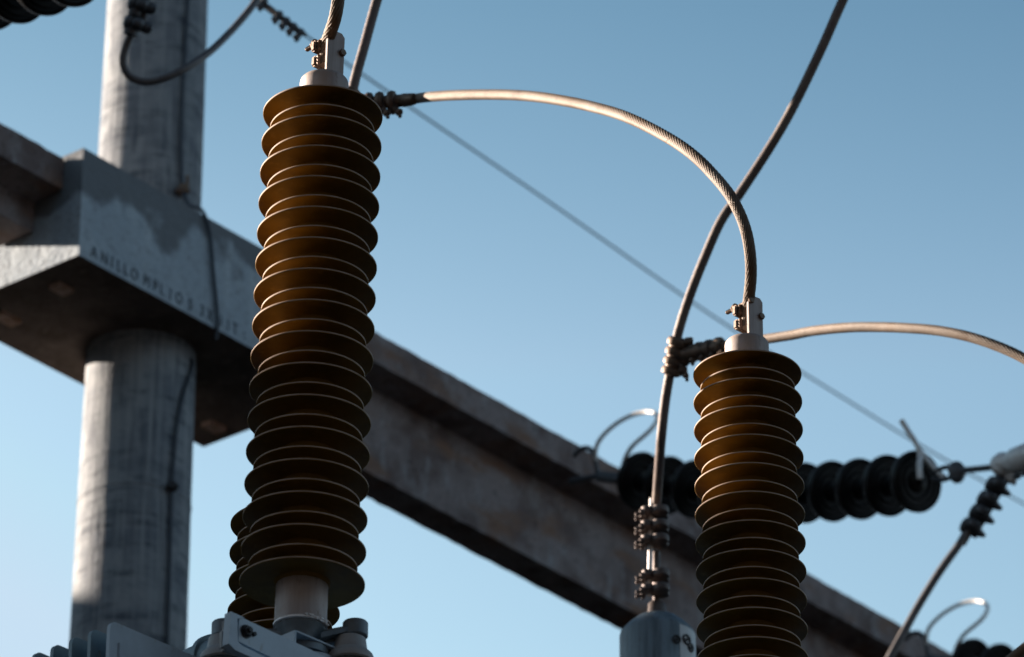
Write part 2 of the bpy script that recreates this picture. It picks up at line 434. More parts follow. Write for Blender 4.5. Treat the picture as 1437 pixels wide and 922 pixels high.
# ---------------------------------------------------------------- earth wire on the column
def colsurf(px, py, off=.012):
    """point on the near side of the column seen at a pixel"""
    d = PX(px, py, 1) - Vector((0, 0, EYE)); e = Vector((0, 0, EYE)); p = e + d * 20
    for it in range(6):
        c = col_at(p.z); r = col_r(p.z) + off
        dx, dy = d.x, d.y; ox, oy = e.x - c.x, e.y - c.y
        A = dx * dx + dy * dy; B = 2 * (ox * dx + oy * dy); C = ox * ox + oy * oy - r * r
        D = B * B - 4 * A * C
        t = (-B - math.sqrt(max(D, 0))) / (2 * A); p = e + d * t
    return p
ew = thing('earth_wire', colsurf(236, 900), 'thin dark wire running down the concrete column and over its collar', 'wire')
bm = bmesh.new()
up = [colsurf(x, y) for x, y in ((268, -60), (264, 0), (260, 70), (256, 140), (254, 210), (255, 262))]
tube(bm, spline(up, .05), .0075, 10)
topz = zt + .012
dn = [colsurf(256, 266, .02)]
q = on_face(283, 300); q.z = topz
dn += [Vector((dn[0].x * .6 + q.x * .4, dn[0].y * .6 + q.y * .4, topz + .06)), q + Vector((0, 0, .02))]
for x, y in ((292, 330), (295, 370), (299, 410), (303, 462)):
    dn.append(on_face(x, y) + N * .012)
dn.append(on_face(303, 470) + N * .0 - Z * .02)
tube(bm, spline(dn, .03), .0075, 10)
lo = [colsurf(x, y) for x, y in ((273, 500), (270, 520), (257, 548), (249, 590), (244, 640), (241, 690), (239, 760), (237, 830), (235, 900), (233, 990))]
tube(bm, spline([on_face(303, 470) - Z * .03 - N * .2] + lo, .05), .0075, 10)
make('wire_run', bm, M['wire'], ew)
bm = bmesh.new(); p = colsurf(257, 266, .02)
box(bm, p, .04, .03, .05, (1, 0, 0), None, None, .006); cyl(bm, p + Vector((.018, -.01, -.02)), p + Vector((.018, -.01, .06)), .008)
cyl(bm, p + Vector((-.03, -.01, -.01)), p + Vector((.03, -.01, -.01)), .011)
make('clip', bm, M['bronze'], ew)
bm = bmesh.new(); p = colsurf(242, 683, .02)
box(bm, p, .05, .035, .035, (1, 0, 0), None, None, .009); hexnut(bm, p + Vector((0, -.012, 0)), (0, -1, 0), .016, .012)
make('knob', bm, M['dark'], ew)

# ================================================================ bushings
PITCH = .0805; RB = .14; RS = .122; NB = 16
def bushing_mesh():
    """16 wide and 15 narrow sheds on a core, origin at the plane of the top shed"""
    bm = bmesh.new(); prof = []
    rc = .060
    th = .0048
    def shed(R_, h):
        # h: height of the lower rim edge; upper side slopes, underside nearly flat and rising to the core
        drop = .012 if R_ > .13 else .010
        return [(rc, h + drop + .016), (rc + .010, h + drop + .0095), (R_ - .004, h + th + .0006), (R_ - .0008, h + th), (R_, h + th - .0008), (R_, h + .0008), (R_ - .0008, h), (R_ - .006, h + .0006),
                (rc + .012, h + .0058), (rc + .004, h + .004), (rc, h - .004)]
    prof.append((rc - .004, .034)); 
    for i in range(NB):
        prof += shed(RB, -i * PITCH)
        if i < NB - 1: prof += shed(RS, -(i + .5) * PITCH)
    prof.append((rc - .004, -(NB - 1) * PITCH - .004))
    lathe(bm, prof, (0, 0, 0), Z, 128)
    return bm

def terminal_parts(root, flip=False):
    # cap
    bm = bmesh.new()
    lathe(bm, [(.0565, .010), (.0572, .012), (.0572, .088), (.0560, .094), (.0525, .0985), (.046, .100), (.02, .100), (.001, .100)], (0, 0, 0), Z, 64, True, False)
    cap = make('metal_cap', bm, M['cap'], root)
    # flat terminal plate, facing right and front
    pn = az(140); pd = az(50)
    pc = Vector((.022, -.005, 0))
    bm = bmesh.new()
    w2 = .025
    poly = []
    for a, z in ((-w2, .0985), (-w2, .222), (-w2 + .007, .229), (w2 - .009, .229), (w2, .220), (w2, .0985)):
        poly.append(pc + pd * a + Z * z - pn * .003)
    prism(bm, poly, pn * .0065); bevel_all(bm, .0012, 2)
    box(bm, pc + Z * .102, .062, .022, .006, pd, pn, Z, .002)
    tp = make('terminal_plate', bm, M['cap'], root)
    # clamp behind the plate
    cl = bpy.data.objects.new('terminal_clamp', None); COL.objects.link(cl); cl.parent = root; 
    back = -pn
    bm = bmesh.new()
    cc = pc + back * .0215 + Z * .178 - pd * .004
    # saddle block with two lobes round the conductor
    box(bm, cc + back * .021 + Z * .018, .062, .016, .030, pd, pn, Z, .004)
    box(bm, cc + back * .021 - Z * .022, .056, .016, .028, pd, pn, Z, .004)
    for dz in (.018, -.022):
        prev = None
        pts = [cc + pd * (math.cos(t) * .020) + back * (math.sin(t) * .018 + .006) + Z * dz for t in [math.pi * k / 10 for k in range(11)]]
        for j in (-.009, 0, .009):
            tube(bm, [p + Z * j for p in pts], .0058, 8, relax=False)
    body = make('clamp_jaw', bm, M['bronze'], root)
    for (a, z, l) in ((-.018, .212, .088), (.018, .176, .086)):
        bm = bmesh.new(); s = pc + pd * a + Z * z
        hexnut(bm, s + pn * .003, pn, .0095, .008)
        cyl(bm, s, s + back * l, .0052, 14)
        # thread ridges
        for k in range(8): ring(bm, s + back * (l - .003 - k * .0028), pn, .0052, .0008, 14, 6)
        hexnut(bm, s + back * (l - .034), back, .0105, .010)
        lathe(bm, [(.0125, 0), (.0125, .0025)], s + back * (l - .037), back, 20)
        make('bolt', bm, M['bronze'], root)
    bpy.data.objects.remove(cl)
    return cap

def bottom_parts(root):
    h0 = -(NB - 1) * PITCH
    bm = bmesh.new()
    lathe(bm, [(.055, h0 + .002), (.0585, h0 - .001), (.0585, h0 - .098), (.056, h0 - .1)], (0, 0, 0), Z, 64)
    make('end_fitting', bm, M['cap'], root)
    bm = bmesh.new()
    lathe(bm, [(.057, h0 - .0985), (.0605, h0 - .0995), (.0605, h0 - .104), (.056, h0 - .105)], (0, 0, 0), Z, 64)
    for k in range(22):     # lumps of sealant squeezed out on the right
        a = R(-75 + k * 3.4 + random.uniform(-1, 1)); r = .0605 + random.uniform(-.001, .002)
        bmesh.ops.create_icosphere(bm, subdivisions=1, radius=random.uniform(.002, .0042), matrix=Matrix.Translation((math.cos(a) * r, math.sin(a) * r, h0 - .101 + random.uniform(-.002, .004))))
    make('seal_ring', bm, M['seal'], root)

def build_bushing(loc, label, tilt=0.0, lean=0.0):
    root = thing('bushing_insulator', loc, label, 'insulator', 'brown ribbed bushings on the transformer')
    sheds = make('shed_stack', bushing_mesh(), M['porcelain'], None, 50); sheds.parent = root
    sheds.data.materials.append(M['rimdust'])
    for p in sheds.data.polygons:
        r_ = math.hypot(p.center.x, p.center.y); nz = p.normal.z
        if abs(nz) < .6 and (r_ > RB - .002 or RS - .0025 < r_ < RS + .0005): p.material_index = 1
    for fn in (terminal_parts, bottom_parts):
        before = set(COL.objects)
        fn(None if False else root)
        for ob in set(COL.objects) - before:
            ob.matrix_parent_inverse = Matrix.Identity(4)
    return root
I1 = PY(453, 163.6, 10.07); I2 = PY(1048.8, 527.6, 11.44); IH = PY(401.6, 739, 11.3)
b1 = build_bushing(I1, 'tall brown ribbed insulator in front of the concrete collar, upper half golden in sun')
b1.rotation_euler = (0, R(1.16), 0)
b2 = copy_tree(b1); b2.location = I2; b2.rotation_euler = (0, R(.3), 0)
b2['label'] = 'brown ribbed insulator on the right, in front of the dark disc string'
bh = copy_tree(b1); bh.location = IH; bh.rotation_euler = (0, R(.3), 0)
bh['label'] = 'dark ribbed insulator mostly hidden behind the foot of the tall one'
ROW = Vector((1.05, 1.37, 0))

# cast flange below each bushing
def flange(b, label, zrot=0):
    h0 = -(NB - 1) * PITCH - .105
    base = b.location + Vector((0, 0, h0))
    base.x += math.sin(b.rotation_euler[1]) * h0
    root = thing('clamp_flange', base, label, 'flange', 'cast clamping flanges below the bushings')
    bm = bmesh.new()
    lathe(bm, [(.054, 0), (.056, -.002), (.052, -.012), (.044, -.026), (.042, -.040), (.050, -.052), (.066, -.058), (.066, -.075), (.03, -.078)], (0, 0, 0), Z, 64)
    o_ = make('hub', bm, M['cast'], None); o_.parent = root
    for a, l, dz in ((86, .122, .036), (-97, .168, .022), (-8, .13, .03)):
        d = az(a); s = az(a + 90); q = Z * dz
        prism_pts = [d * .045 + s * .040 - Z * .040, d * .045 - s * .040 - Z * .040, d * (l - .01) - s * .02 - Z * .048 + q, d * (l - .01) + s * .02 - Z * .048 + q]
        bm = bmesh.new()
        prism(bm, prism_pts, Z * .012)
        prism(bm, [d * .045 + s * .006 - Z * .008, d * .045 + s * .006 - Z * .05, d * (l - .02) + s * .006 - Z * .05 + q, d * (l - .02) + s * .006 - Z * .030 + q], -s * .012)
        bevel_all(bm, .002, 2)
        lathe(bm, [(.026, -.056), (.0285, -.053), (.0285, -.022), (.026, -.019), (.012, -.018)], d * l + q, Z, 28)
        hexnut(bm, d * l - Z * .019 + q, Z, .012, .006)
        o_ = make('lug', bm, M['cast'], None); o_.parent = root
    return root
fl1 = flange(b1, 'cast blue grey flange with bolt lugs under the tall front insulator')
fl2 = copy_tree(fl1); fl2.location = b2.location + (fl1.location - b1.location) + Vector((.02, 0, 0)); fl2['label'] = 'cast flange under the right hand insulator below the frame'
flh = copy_tree(fl1); flh.location = bh.location + (fl1.location - b1.location) + Vector((.02, 0, 0)); flh['label'] = 'cast flange under the dark insulator hidden at the back'

# transformer lid and tank, below the picture
TZ = b1.location.z - (NB - 1) * PITCH - .105 - .075
tt = thing('transformer_tank', (.4, 12.3, 0), 'painted transformer tank whose lid carries the ribbed insulators', 'transformer')
RU = ROW.normalized(); RN = Vector((RU.y, -RU.x, 0))
tc = Vector((.1, 11.9, 0))
bm = bmesh.new(); box(bm, tc + Z * (TZ - .62) / 2 + RU * .4 - RN * .25, 4.6, 1.5, TZ - .62, RU, None, None, .02)
make('tank_body', bm, M['paint'], tt)
bm = bmesh.new(); box(bm, tc + Z * (TZ - .59) + RU * .4 - RN * .25, 4.75, 1.62, .05, RU, None, None, .006)
make('tank_lid', bm, M['paint'], tt)
for b in (b1, b2, bh):
    bm = bmesh.new(); c = Vector((b.location.x, b.location.y, 0))
    z1 = b.location.z - (NB - 1) * PITCH - .105 - .08
    lathe(bm, [(.052, TZ - .57), (.052, z1)], c, Z, 40)
    make('turret', bm, M['paint'], tt)

# ---------------------------------------------------------------- post insulators under the right lug
def post_ins(c, label):
    bm = bmesh.new()
    lathe(bm, [(.030, 0), (.034, -.003), (.0375, -.028), (.039, -.032), (.041, -.033), (.0500, -.042), (.0525, -.048), (.0525, -.058), (.049, -.062), (.040, -.056), (.036, -.062), (.036, -.10),
               (.052, -.112), (.0535, -.118), (.0535, -.128), (.050, -.132), (.036, -.13), (.036, -.25)], c, Z, 64)
    return tag(make('post_insulator', bm, M['greypost']), label, 'insulator', 'small grey post insulators')
pi_c = fl1.location + az(86) * .112 - Z * .022
post_ins(pi_c, 'small grey bell shaped post insulator under the right lug of the flange')
post_ins(fl1.location + az(-97) * .168 - Z * .034, 'small grey post insulator at the left lug, behind the bolted bracket')

# ---------------------------------------------------------------- bolted bracket: flat bar with bent end and channel
YB = 9.98
bd = az(43); bn = az(133)
def onplane(px, py, p0, nrm):
    e = Vector((0, 0, EYE)); d = PX(px, py, 1) - e
    return e + d * ((p0 - e).dot(nrm) / d.dot(nrm))
p0 = PX(330, 880, 10.75)
br = thing('support_bracket', p0, 'pale grey bolted bracket bar with bent end crossing below the tall insulator', 'bracket')
bm = bmesh.new()
poly = [onplane(x, y, p0, bn) for x, y in ((336, 864.5), (334.5, 900), (400, 932), (470, 966), (560, 1010), (562, 973), (457, 922), (434, 910.5), (352, 872.5), (343, 868))]
prism(bm, poly, -bn * .008); bevel_all(bm, .0015, 2)
make('flat_bar', bm, M['paint'], br)
bm = bmesh.new()      # bent end, seen edge on to the left
q0 = p0 + bn * .004
poly = [onplane(x, y, q0, bn) for x, y in ((324.5, 858), (321, 903), (330, 912), (352, 922), (400, 945), (400, 936), (340, 906), (334, 901), (333, 868), (343, 866.5))]
prism(bm, poly, -bn * .020); bevel_all(bm, .002, 2)
make('bent_end', bm, M['paint'], br)
bm = bmesh.new(); c = onplane(344.5, 886.5, p0, bn)
lathe(bm, [(.0155, 0), (.0155, .003)], c, bn, 28); hexnut(bm, c + bn * .003, bn, .0125, .009); cyl(bm, c, c + bn * .018, .006, 14)
c = onplane(355, 890.5, p0, bn); cyl(bm, c - bn * .002, c + bn * .008, .0050, 14)
make('bolt', bm, M['dark'], br)
# channel section
p1 = PX(425, 885, 10.95)
ch = thing('channel_rail', p1, 'open steel channel running down to the right behind the bracket bar', 'steel channel')
bm = bmesh.new()
def ep(px, py, off=0): return onplane(px, py, p1, bn) + bn * off
L_ = .9
a = ep(417, 897); b_ = ep(419, 881)
h = .042; tck = .0045; dep = .085
o3 = ep(416, 884)           # top left front corner
def cbox(u0, u1, n0, n1, z0_, z1_):
    c = o3 + bd * ((u0 + u1) / 2) + bn * ((n0 + n1) / 2) + Z * ((z0_ + z1_) / 2)
    box(bm, c, abs(u1 - u0), abs(n1 - n0), abs(z1_ - z0_), bd, bn, Z, .0008)
slope = Vector(bd)
cbox(0, L_, -dep, 0, -tck, 0)                      # top flange
cbox(0, L_, -dep, 0, -h - tck, -h)                  # bottom flange
cbox(0, L_, -dep - tck, -dep + .0005, -h - tck, 0)       # web
cbox(-tck, .0005, -dep, 0, -h - tck + .001, -.001)  # closed end
make('channel', bm, M['paint'], ch)

# ---------------------------------------------------------------- radiator at the lower left
p2 = PX(155, 870, 10.9)
rad = thing('radiator', p2, 'grey green transformer radiator with a row of pressed steel fins, lower left', 'radiator')
fd = az(42); fn_ = az(132)
def fin(off):
    bm = bmesh.new()
    o_ = p2 - fn_ * off
    w_, hgt = .55, 1.6
    poly = []
    r_ = .018
    poly = [o_ - Z * hgt, o_ - Z * r_]
    for k in range(1, 5):
        t = R(90 * k / 4); poly.append(o_ + fd * (r_ * (1 - math.cos(t))) - Z * (r_ * (1 - math.sin(t))))
    poly += [o_ + fd * w_, o_ + fd * w_ - Z * hgt]
    prism(bm, poly, -fn_ * .010)
    bevel_all(bm, .003, 2)
    # pressed flutes
    for k in range(1, 7):
        x = .04 + k * .072 - .03
        box(bm, o_ + fd * (x + .01) - Z * (hgt / 2 + .02) + fn_ * .001, .042, .008, hgt - .085, fd, fn_, Z, .0035)
    box(bm, o_ + fd * .028 - Z * (hgt / 2 + .02) + fn_ * .0008, .006, .006, hgt - .05, fd, fn_, Z, .002)
    return bm
for k in range(9):
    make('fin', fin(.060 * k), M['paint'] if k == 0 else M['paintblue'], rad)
for dz in (.16, 1.5):
    bm = bmesh.new()
    cyl(bm, p2 + fd * .3 - Z * dz + fn_ * .02, p2 + fd * .3 - Z * dz - fn_ * .56, .035, 32)
    make('header_pipe', bm, M['paintblue'], rad)
# oil pipe / elbow between the radiator and the bracket
bm = bmesh.new()
tube(bm, spline([PX(230, 962, 11.5), PX(270, 940, 11.4), PX(320, 922, 11.3), PX(370, 925, 11.2), PX(420, 960, 11.1)], .02), .050, 40)
lathe(bm, [(.05, -.01), (.062, -.008), (.062, .008), (.05, .01)], PX(300, 928, 11.35), PX(320, 922, 11.3) - PX(270, 940, 11.4), 40)
tag(make('oil_pipe', bm, M['paintblue']), 'thick blue grey pipe bend between the radiator and the bolted bracket', 'pipe')
bm = bmesh.new()     # lug pin beside the bent end
tube(bm, [PX(318, 872, 10.8), PX(318, 890, 10.8)], .010, 20, relax=False)
c = PX(318, 889, 10.79); box(bm, c - Z * .02, .035, .02, .05, bd, bn, Z, .006)
tag(make('mounting_lug', bm, M['greypost']), 'small round topped lug at the left end of the bolted bracket', 'lug')

# ================================================================ conductors
CR = .0155
def cable(name, pts, r, m, label, cat='cable', group=None, strands=0, step=.02, n=16, lay=.19, depth=.10):
    bm = bmesh.new(); tube(bm, spline(pts, step), r, n, strands, lay, depth)
    return tag(make(name, bm, m, None, 60), label, cat, group)

# depth helper: path given as (px, py, t)
def pts(*a): return [PX(*q) for q in a]
def term(b):      # where the conductor lies in a bushing's clamp
    return b.location + Vector((.022, -.005, 0)) - az(140) * .0215 - az(50) * .004
t2 = term(b2)
j1 = [(545, 147, 15.05), (575, 140, 14.98), (600, 136.2, 14.88), (640, 133.5, 14.7), (700, 132.7, 14.45), (740, 134.5, 14.28), (780, 139.5, 14.1), (830, 149.5, 13.88), (880, 164.5, 13.65), (938.6, 194, 13.4), (972, 217, 13.26), (997, 241, 13.17), (1026.5, 277.5, 13.07), (1044.5, 316, 13.01), (1052, 350, 12.98), (1054, 385, 12.97)]
jp = pts(*j1) + [t2 + Z * .19, t2 + Z * .145]
cable('jumper_cable', jp, CR, M['strand'], 'sunlit twisted cable arching from the tall insulator across to the right one', 'cable', 'stranded jumper cables', 14, .005, 84, .26, .24)
j2 = [(965, 496, 15.7), (1000, 489, 15.65), (1040, 481, 15.55), (1080, 475, 15.45), (1112.5, 470, 15.37), (1138.7, 464.8, 15.3), (1191, 459.6, 15.15), (1232, 459, 15.05), (1270, 460.2, 14.95), (1322.5, 464.9, 14.83), (1375, 477, 14.72), (1437, 503, 14.6), (1480, 535, 14.5), (1515, 590, 14.4), (1530, 650, 14.35), (1533, 690, 14.33)]
b3 = copy_tree(b1); b3.location = I2 + ROW + Vector((0, 0, 0)); b3.rotation_euler = (0, 0, 0); b3['label'] = 'next ribbed insulator of the row, beyond the right edge of the frame'
t3 = term(b3)
cable('jumper_cable', pts(*j2[:-2]) + [t3 + Z * .26, t3 + Z * .145], CR, M['strand'], 'sunlit cable arching out to the right edge from behind the right insulator', 'cable', 'stranded jumper cables', 14, .005, 84, .26, .24)
t1 = term(b1)
c1 = [t1 + Z * .145, t1 + Z * .20, PX(471, 22, 11.72), PX(476, -20, 11.74), PX(470, -90, 11.8), PX(430, -170, 12.0), PX(340, -230, 12.4), PX(200, -240, 12.9)]
cable('jumper_cable', c1, CR, M['strand'], 'twisted cable rising out of the top clamp of the tall insulator', 'cable', 'stranded jumper cables', 14, .005, 84, .26, .24)
# risers
r2 = [(1420, -560, 16.2), (1290, -210, 15.9), (1225, -85, 15.8), (1183, 0, 15.75), (1152, 70, 15.72), (1100, 174, 15.7), (1036, 275, 15.7), (1013, 308, 15.7), (989.5, 360, 15.7), (968, 415, 15.7), (951, 470, 15.7), (941, 520, 15.7), (934, 560, 15.7), (928, 614, 15.7), (926, 640, 15.78)]
cable('riser_cable', pts(*r2) + [PY(922.5, 690, 14.27), PY(920.5, 720, 14.32), PY(920, 762, 14.32)], CR, M['strand_dark'], 'long dark cable rising from the grey capped device past the right insulator', 'cable', 'riser cables', 14, .008, 70, .26, .18)
th_ = term(bh)
r1 = pts((640, -420, 15.6), (556, -90, 15.2), (529, 0, 15.15), (512, 62, 15.1), (496, 122, 15.05), (488, 180, 15.0), (478, 280, 14.6), (455, 420, 13.8), (425, 540, 13.0)) + [th_ + Z * .25, th_ + Z * .145]
cable('riser_cable', r1, CR, M['strand_dark'], 'short dark cable running up out of the frame just right of the top clamp', 'cable', 'riser cables', 14, .008, 70, .26, .18)

# clamps -----------------------------------------------------------------
def ubolt(bm, c, axis, side, r, s=1.0, blen=.06):
    """one U-bolt clamp on a conductor; bolts poke out towards side"""
    a = Vector(axis).normalized(); sd = Vector(side); sd = (sd - a * sd.dot(a)).normalized(); t = a.cross(sd)
    c = Vector(c)
    for j in (-.008 * s, .008 * s):
        lathe(bm, [(r * 1.02, -.007 * s), (r * 1.35, -.006 * s), (r * 1.35, .006 * s), (r * 1.02, .007 * s)], c + a * j, a, 28, False, False)
    lathe(bm, [(r * 1.01, -.018 * s), (r * 1.7, -.013 * s), (r * 1.85, -.006 * s), (r * 1.85, .006 * s), (r * 1.7, .013 * s), (r * 1.01, .018 * s)], c, a, 28, False, False)
    box(bm, c + sd * r * 1.7, r * 3.6, .014 * s, .026 * s, t, sd, a, .003 * s)
    for k in (-1, 1):
        q = c + t * (k * r * 1.45)
        cyl(bm, q - sd * r * .9, q + sd * (r * 1.7 + blen * .55), .0058 * s, 12)
        hexnut(bm, q + sd * (r * 1.7 + .006), sd, .0115 * s, .011 * s)

# tee connector at the riser 2 / jumper 2 junction
tj = PX(946, 500, 15.7); dR = (PX(951, 470, 15.7) - PX(941, 520, 15.7)).normalized()
tee = thing('tee_connector', tj, 'chunky dark tee clamp joining the riser to the side cable left of the right insulator', 'cable clamp', 'bolted tee connectors')
bm = bmesh.new()
lathe(bm, [(CR * 1.05, -.062), (CR * 1.45, -.056), (CR * 1.5, .056), (CR * 1.05, .062)], tj, dR, 32)
for k in range(4):
    c = tj + dR * (-.048 + .031 * k)
    lathe(bm, [(CR * 1.3, -.014), (CR * 1.95, -.010), (CR * 2.1, 0), (CR * 1.9, .010), (CR * 1.3, .014)], c, (dR + Vector((.16, -.1, 0))).normalized(), 28, False, False)
    box(bm, c + Vector((.036, -.006, -.003)), .030, .034, .022, (1, 0, .1), None, None, .004)
for k in (0, 2):
    c = tj + dR * (-.048 + .031 * k) + Vector((.045, -.02, 0)); cyl(bm, c + Z * .0, c - Z * .045 + Vector((.004, 0, 0)), .0055, 10); hexnut(bm, c - Z * .022, -Z, .011, .009)
make('riser_jaw', bm, M['bronze'], tee)
bm = bmesh.new()
jA = PX(966, 497, 15.7); jB = PX(1016, 485, 15.62); dJ = (jB - jA).normalized()
cyl(bm, tj + Vector((.01, 0, 0)), jA + dJ * .12, CR * 1.35, 28)
for k in range(4):
    c = jA + dJ * (.010 + .037 * k)
    lathe(bm, [(CR * 1.2, -.015), (CR * 1.8, -.014), (CR * 2.0, -.004), (CR * 1.9, .009), (CR * 1.2, .012)], c, dJ, 26, False, False)
    cyl(bm, c + Vector((0, -.01, .01)), c + Vector((.004, -.026, -.054)), .0058, 10); hexnut(bm, c + Vector((.002, -.020, -.032)), (0.1, -.3, -1), .012, .010)
make('branch_jaw', bm, M['bronze'], tee)

# tee connector behind the top shed of bushing 1
tj = PX(488, 150, 15.02)
tee = thing('tee_connector', tj, 'dark bolted clamp poking out behind the top shed of the tall insulator', 'cable clamp', 'bolted tee connectors')
bm = bmesh.new(); dR = (PX(496, 122, 15.05) - PX(488, 180, 15.0)).normalized()
lathe(bm, [(CR * 1.05, -.062), (CR * 1.6, -.056), (CR * 1.6, .056), (CR * 1.05, .062)], tj, dR, 32)
for k in range(4):
    lathe(bm, [(CR * 1.3, -.012), (CR * 2., -.008), (CR * 2., .008), (CR * 1.3, .012)], tj + dR * (-.048 + .031 * k), dR, 28, False, False)
make('riser_jaw', bm, M['bronze'], tee)
bm = bmesh.new(); jA = PX(500, 146, 15.0); jB = PX(566, 141, 14.97); dJ = (jB - jA).normalized()
cyl(bm, jA, jB + dJ * .0, CR * 1.25, 28)
lathe(bm, [(CR * 1.25, 0), (CR * 1.35, .004), (CR * 1.15, .050), (CR * 1.02, .056)], jB, (PX(600, 136.2, 14.88) - jB), 28)
for px in (519, 534, 551):
    c = PX(px, 146.5 - (px - 519) * .08, 14.98)
    lathe(bm, [(CR * 1.2, -.014), (CR * 2.1, -.012), (CR * 2.4, -.002), (CR * 2.2, .008), (CR * 1.2, .012)], c, dJ, 28, False, False)
    cyl(bm, c + Vector((.0, -.01, .01)), c + Vector((.024, -.016, -.060)), .0058, 10); hexnut(bm, c + Vector((.018, -.014, -.036)), (0.35, -.1, -1), .0125, .012)
    box(bm, c + Vector((.006, -.01, -.030)), .020, .02, .018, (1, 0, -.3), None, None, .004)
make('branch_jaw', bm, M['bronze'], tee)

# grey capped device at the bottom, with stem and U-bolt clamps
def colx(y): return PX(921, y, 15.7)
base = PX(923, 900, 15.7)
Y0 = base.y
dev = thing('capped_terminal_device', PY(923, 925, Y0), 'grey domed metal can with a stem and stacked clamps on the riser, bottom centre', 'arrester')
r_ = .1195
top = PY(922, 869, Y0)
bm = bmesh.new()
lathe(bm, [(.034, .012), (.040, .010), (.066, -.001), (.070, -.003), (.092, -.022), (.112, -.044), (.1165, -.050), (r_, -.060), (r_, -.9), (.05, -.9)], top, Z, 80)
make('can', bm, M['canpaint'], dev)
bm = bmesh.new()
lathe(bm, [(.036, .002), (.036, .012), (.031, .016), (.028, .050), (.024, .056), (.020, .056)], top, Z, 40)
cyl(bm, top + Z * .05, PY(921, 775, Y0), .013, 24)
make('stem', bm, M['clampmid'], dev)
bm = bmesh.new()
ringc = top + Z * .004
ring(bm, ringc, Z, .037, .004, 48, 8)
make('gasket', bm, M['dark'], dev)
# sticker: curved pale patch on the right of the can
bm = bmesh.new()
vs = []
for i in range(13):
    a = R(-56 + i * 4.6)
    row = [bm.verts.new(top + Vector((math.cos(a) * (r_ + .0012), math.sin(a) * (r_ + .0012), z_))) for z_ in (-.062, -.30)]
    vs.append(row)
for i in range(12): bm.faces.new((vs[i][0], vs[i][1], vs[i + 1][1], vs[i + 1][0]))
make('sticker', bm, M['sticker'], dev)
bm = bmesh.new()
for a_, z_, rr in ((-62, -.118, .012), (-43, -.108, .015), (-33, -.128, .013)):
    a = R(a_); d = Vector((math.cos(a), math.sin(a), 0))
    ring(bm, top + d * (r_ + .003) + Z * z_, d, rr, .0035, 20, 8)
    cyl(bm, top + d * r_ + Z * z_, top + d * (r_ + .006) + Z * z_, .005, 12)
make('bolt_mark', bm, M['dark'], dev)
# clamps on the stem
for py in (725, 745, 765, 814, 834):
    bm = bmesh.new(); c = PY(919 if py < 800 else 920, py, Y0) + Vector((0, -.030, 0))
    box(bm, c + Vector((.004, .004, -.002)), .074, .050, .018, (1, .1, 0), None, None, .006)
    for yy in (-.018, .016):
        lathe(bm, [(.018, -.014), (.026, -.010), (.028, 0), (.026, .010), (.018, .014)], c + Vector((.016, yy, 0)), Z, 22)
    lathe(bm, [(.012, -.012), (.019, -.008), (.019, .008), (.012, .012)], c + Vector((-.026, -.012, .002)), Z, 18)
    for yy in (-.016, .016):
        q = c + Vector((-.02, yy, -.002)); e = q + Vector((-.044, 0, -.014))
        cyl(bm, q, e, .0062, 10); hexnut(bm, q + Vector((-.016, 0, -.005)), (-1, 0, -.3), .0135, .013)
    make('u_bolt_clamp', bm, M['clampmid'], dev)
bm = bmesh.new()     # bare copper-bright rod left of the stem between the clamps
tube(bm, [PY(915, 700, Y0 - .02), PY(913, 760, Y0 - .02), PY(912, 812, Y0 - .02), PY(911, 836, Y0 - .02)], .0085, 14, relax=False)
make('tap_rod', bm, M['steel'], dev)

# ================================================================ disc strings (dead ends) on the beam
def disc_mesh():
    bm = bmesh.new()
    # axis +Z points from the cap towards the pin (away from the beam)
    prof = [(.018, -.062), (.040, -.060), (.047, -.050), (.048, -.034), (.060, -.031), (.092, -.020), (.114, -.002), (.124, .016), (.127, .032), (.124, .043), (.117, .046),
            (.110, .038), (.104, .037), (.099, .044), (.093, .044), (.088, .036), (.078, .036), (.073, .044), (.067, .044), (.060, .034), (.046, .034), (.040, .046), (.030, .050), (.022, .052), (.012, .056), (.012, .074)]
    lathe(bm, prof, (0, 0, 0), Z, 56)
    return bm
def cap_mesh():
    bm = bmesh.new()
    lathe(bm, [(.02, -.070), (.038, -.068), (.0425, -.06), (.049, -.048), (.0495, -.022), (.046, -.019)], (0, 0, 0), Z, 36)
    return bm
TA, TB = 21.6, 19.9
def strT(x): return TA + (TB - TA) * (x - 850) / 490.
line_pts = [(846, 668), (893, 674), (937, 681), (980, 687), (1030, 690.5), (1080, 692), (1120, 692), (1160, 690), (1200, 687), (1243, 682), (1288, 675.5), (1318, 668)]
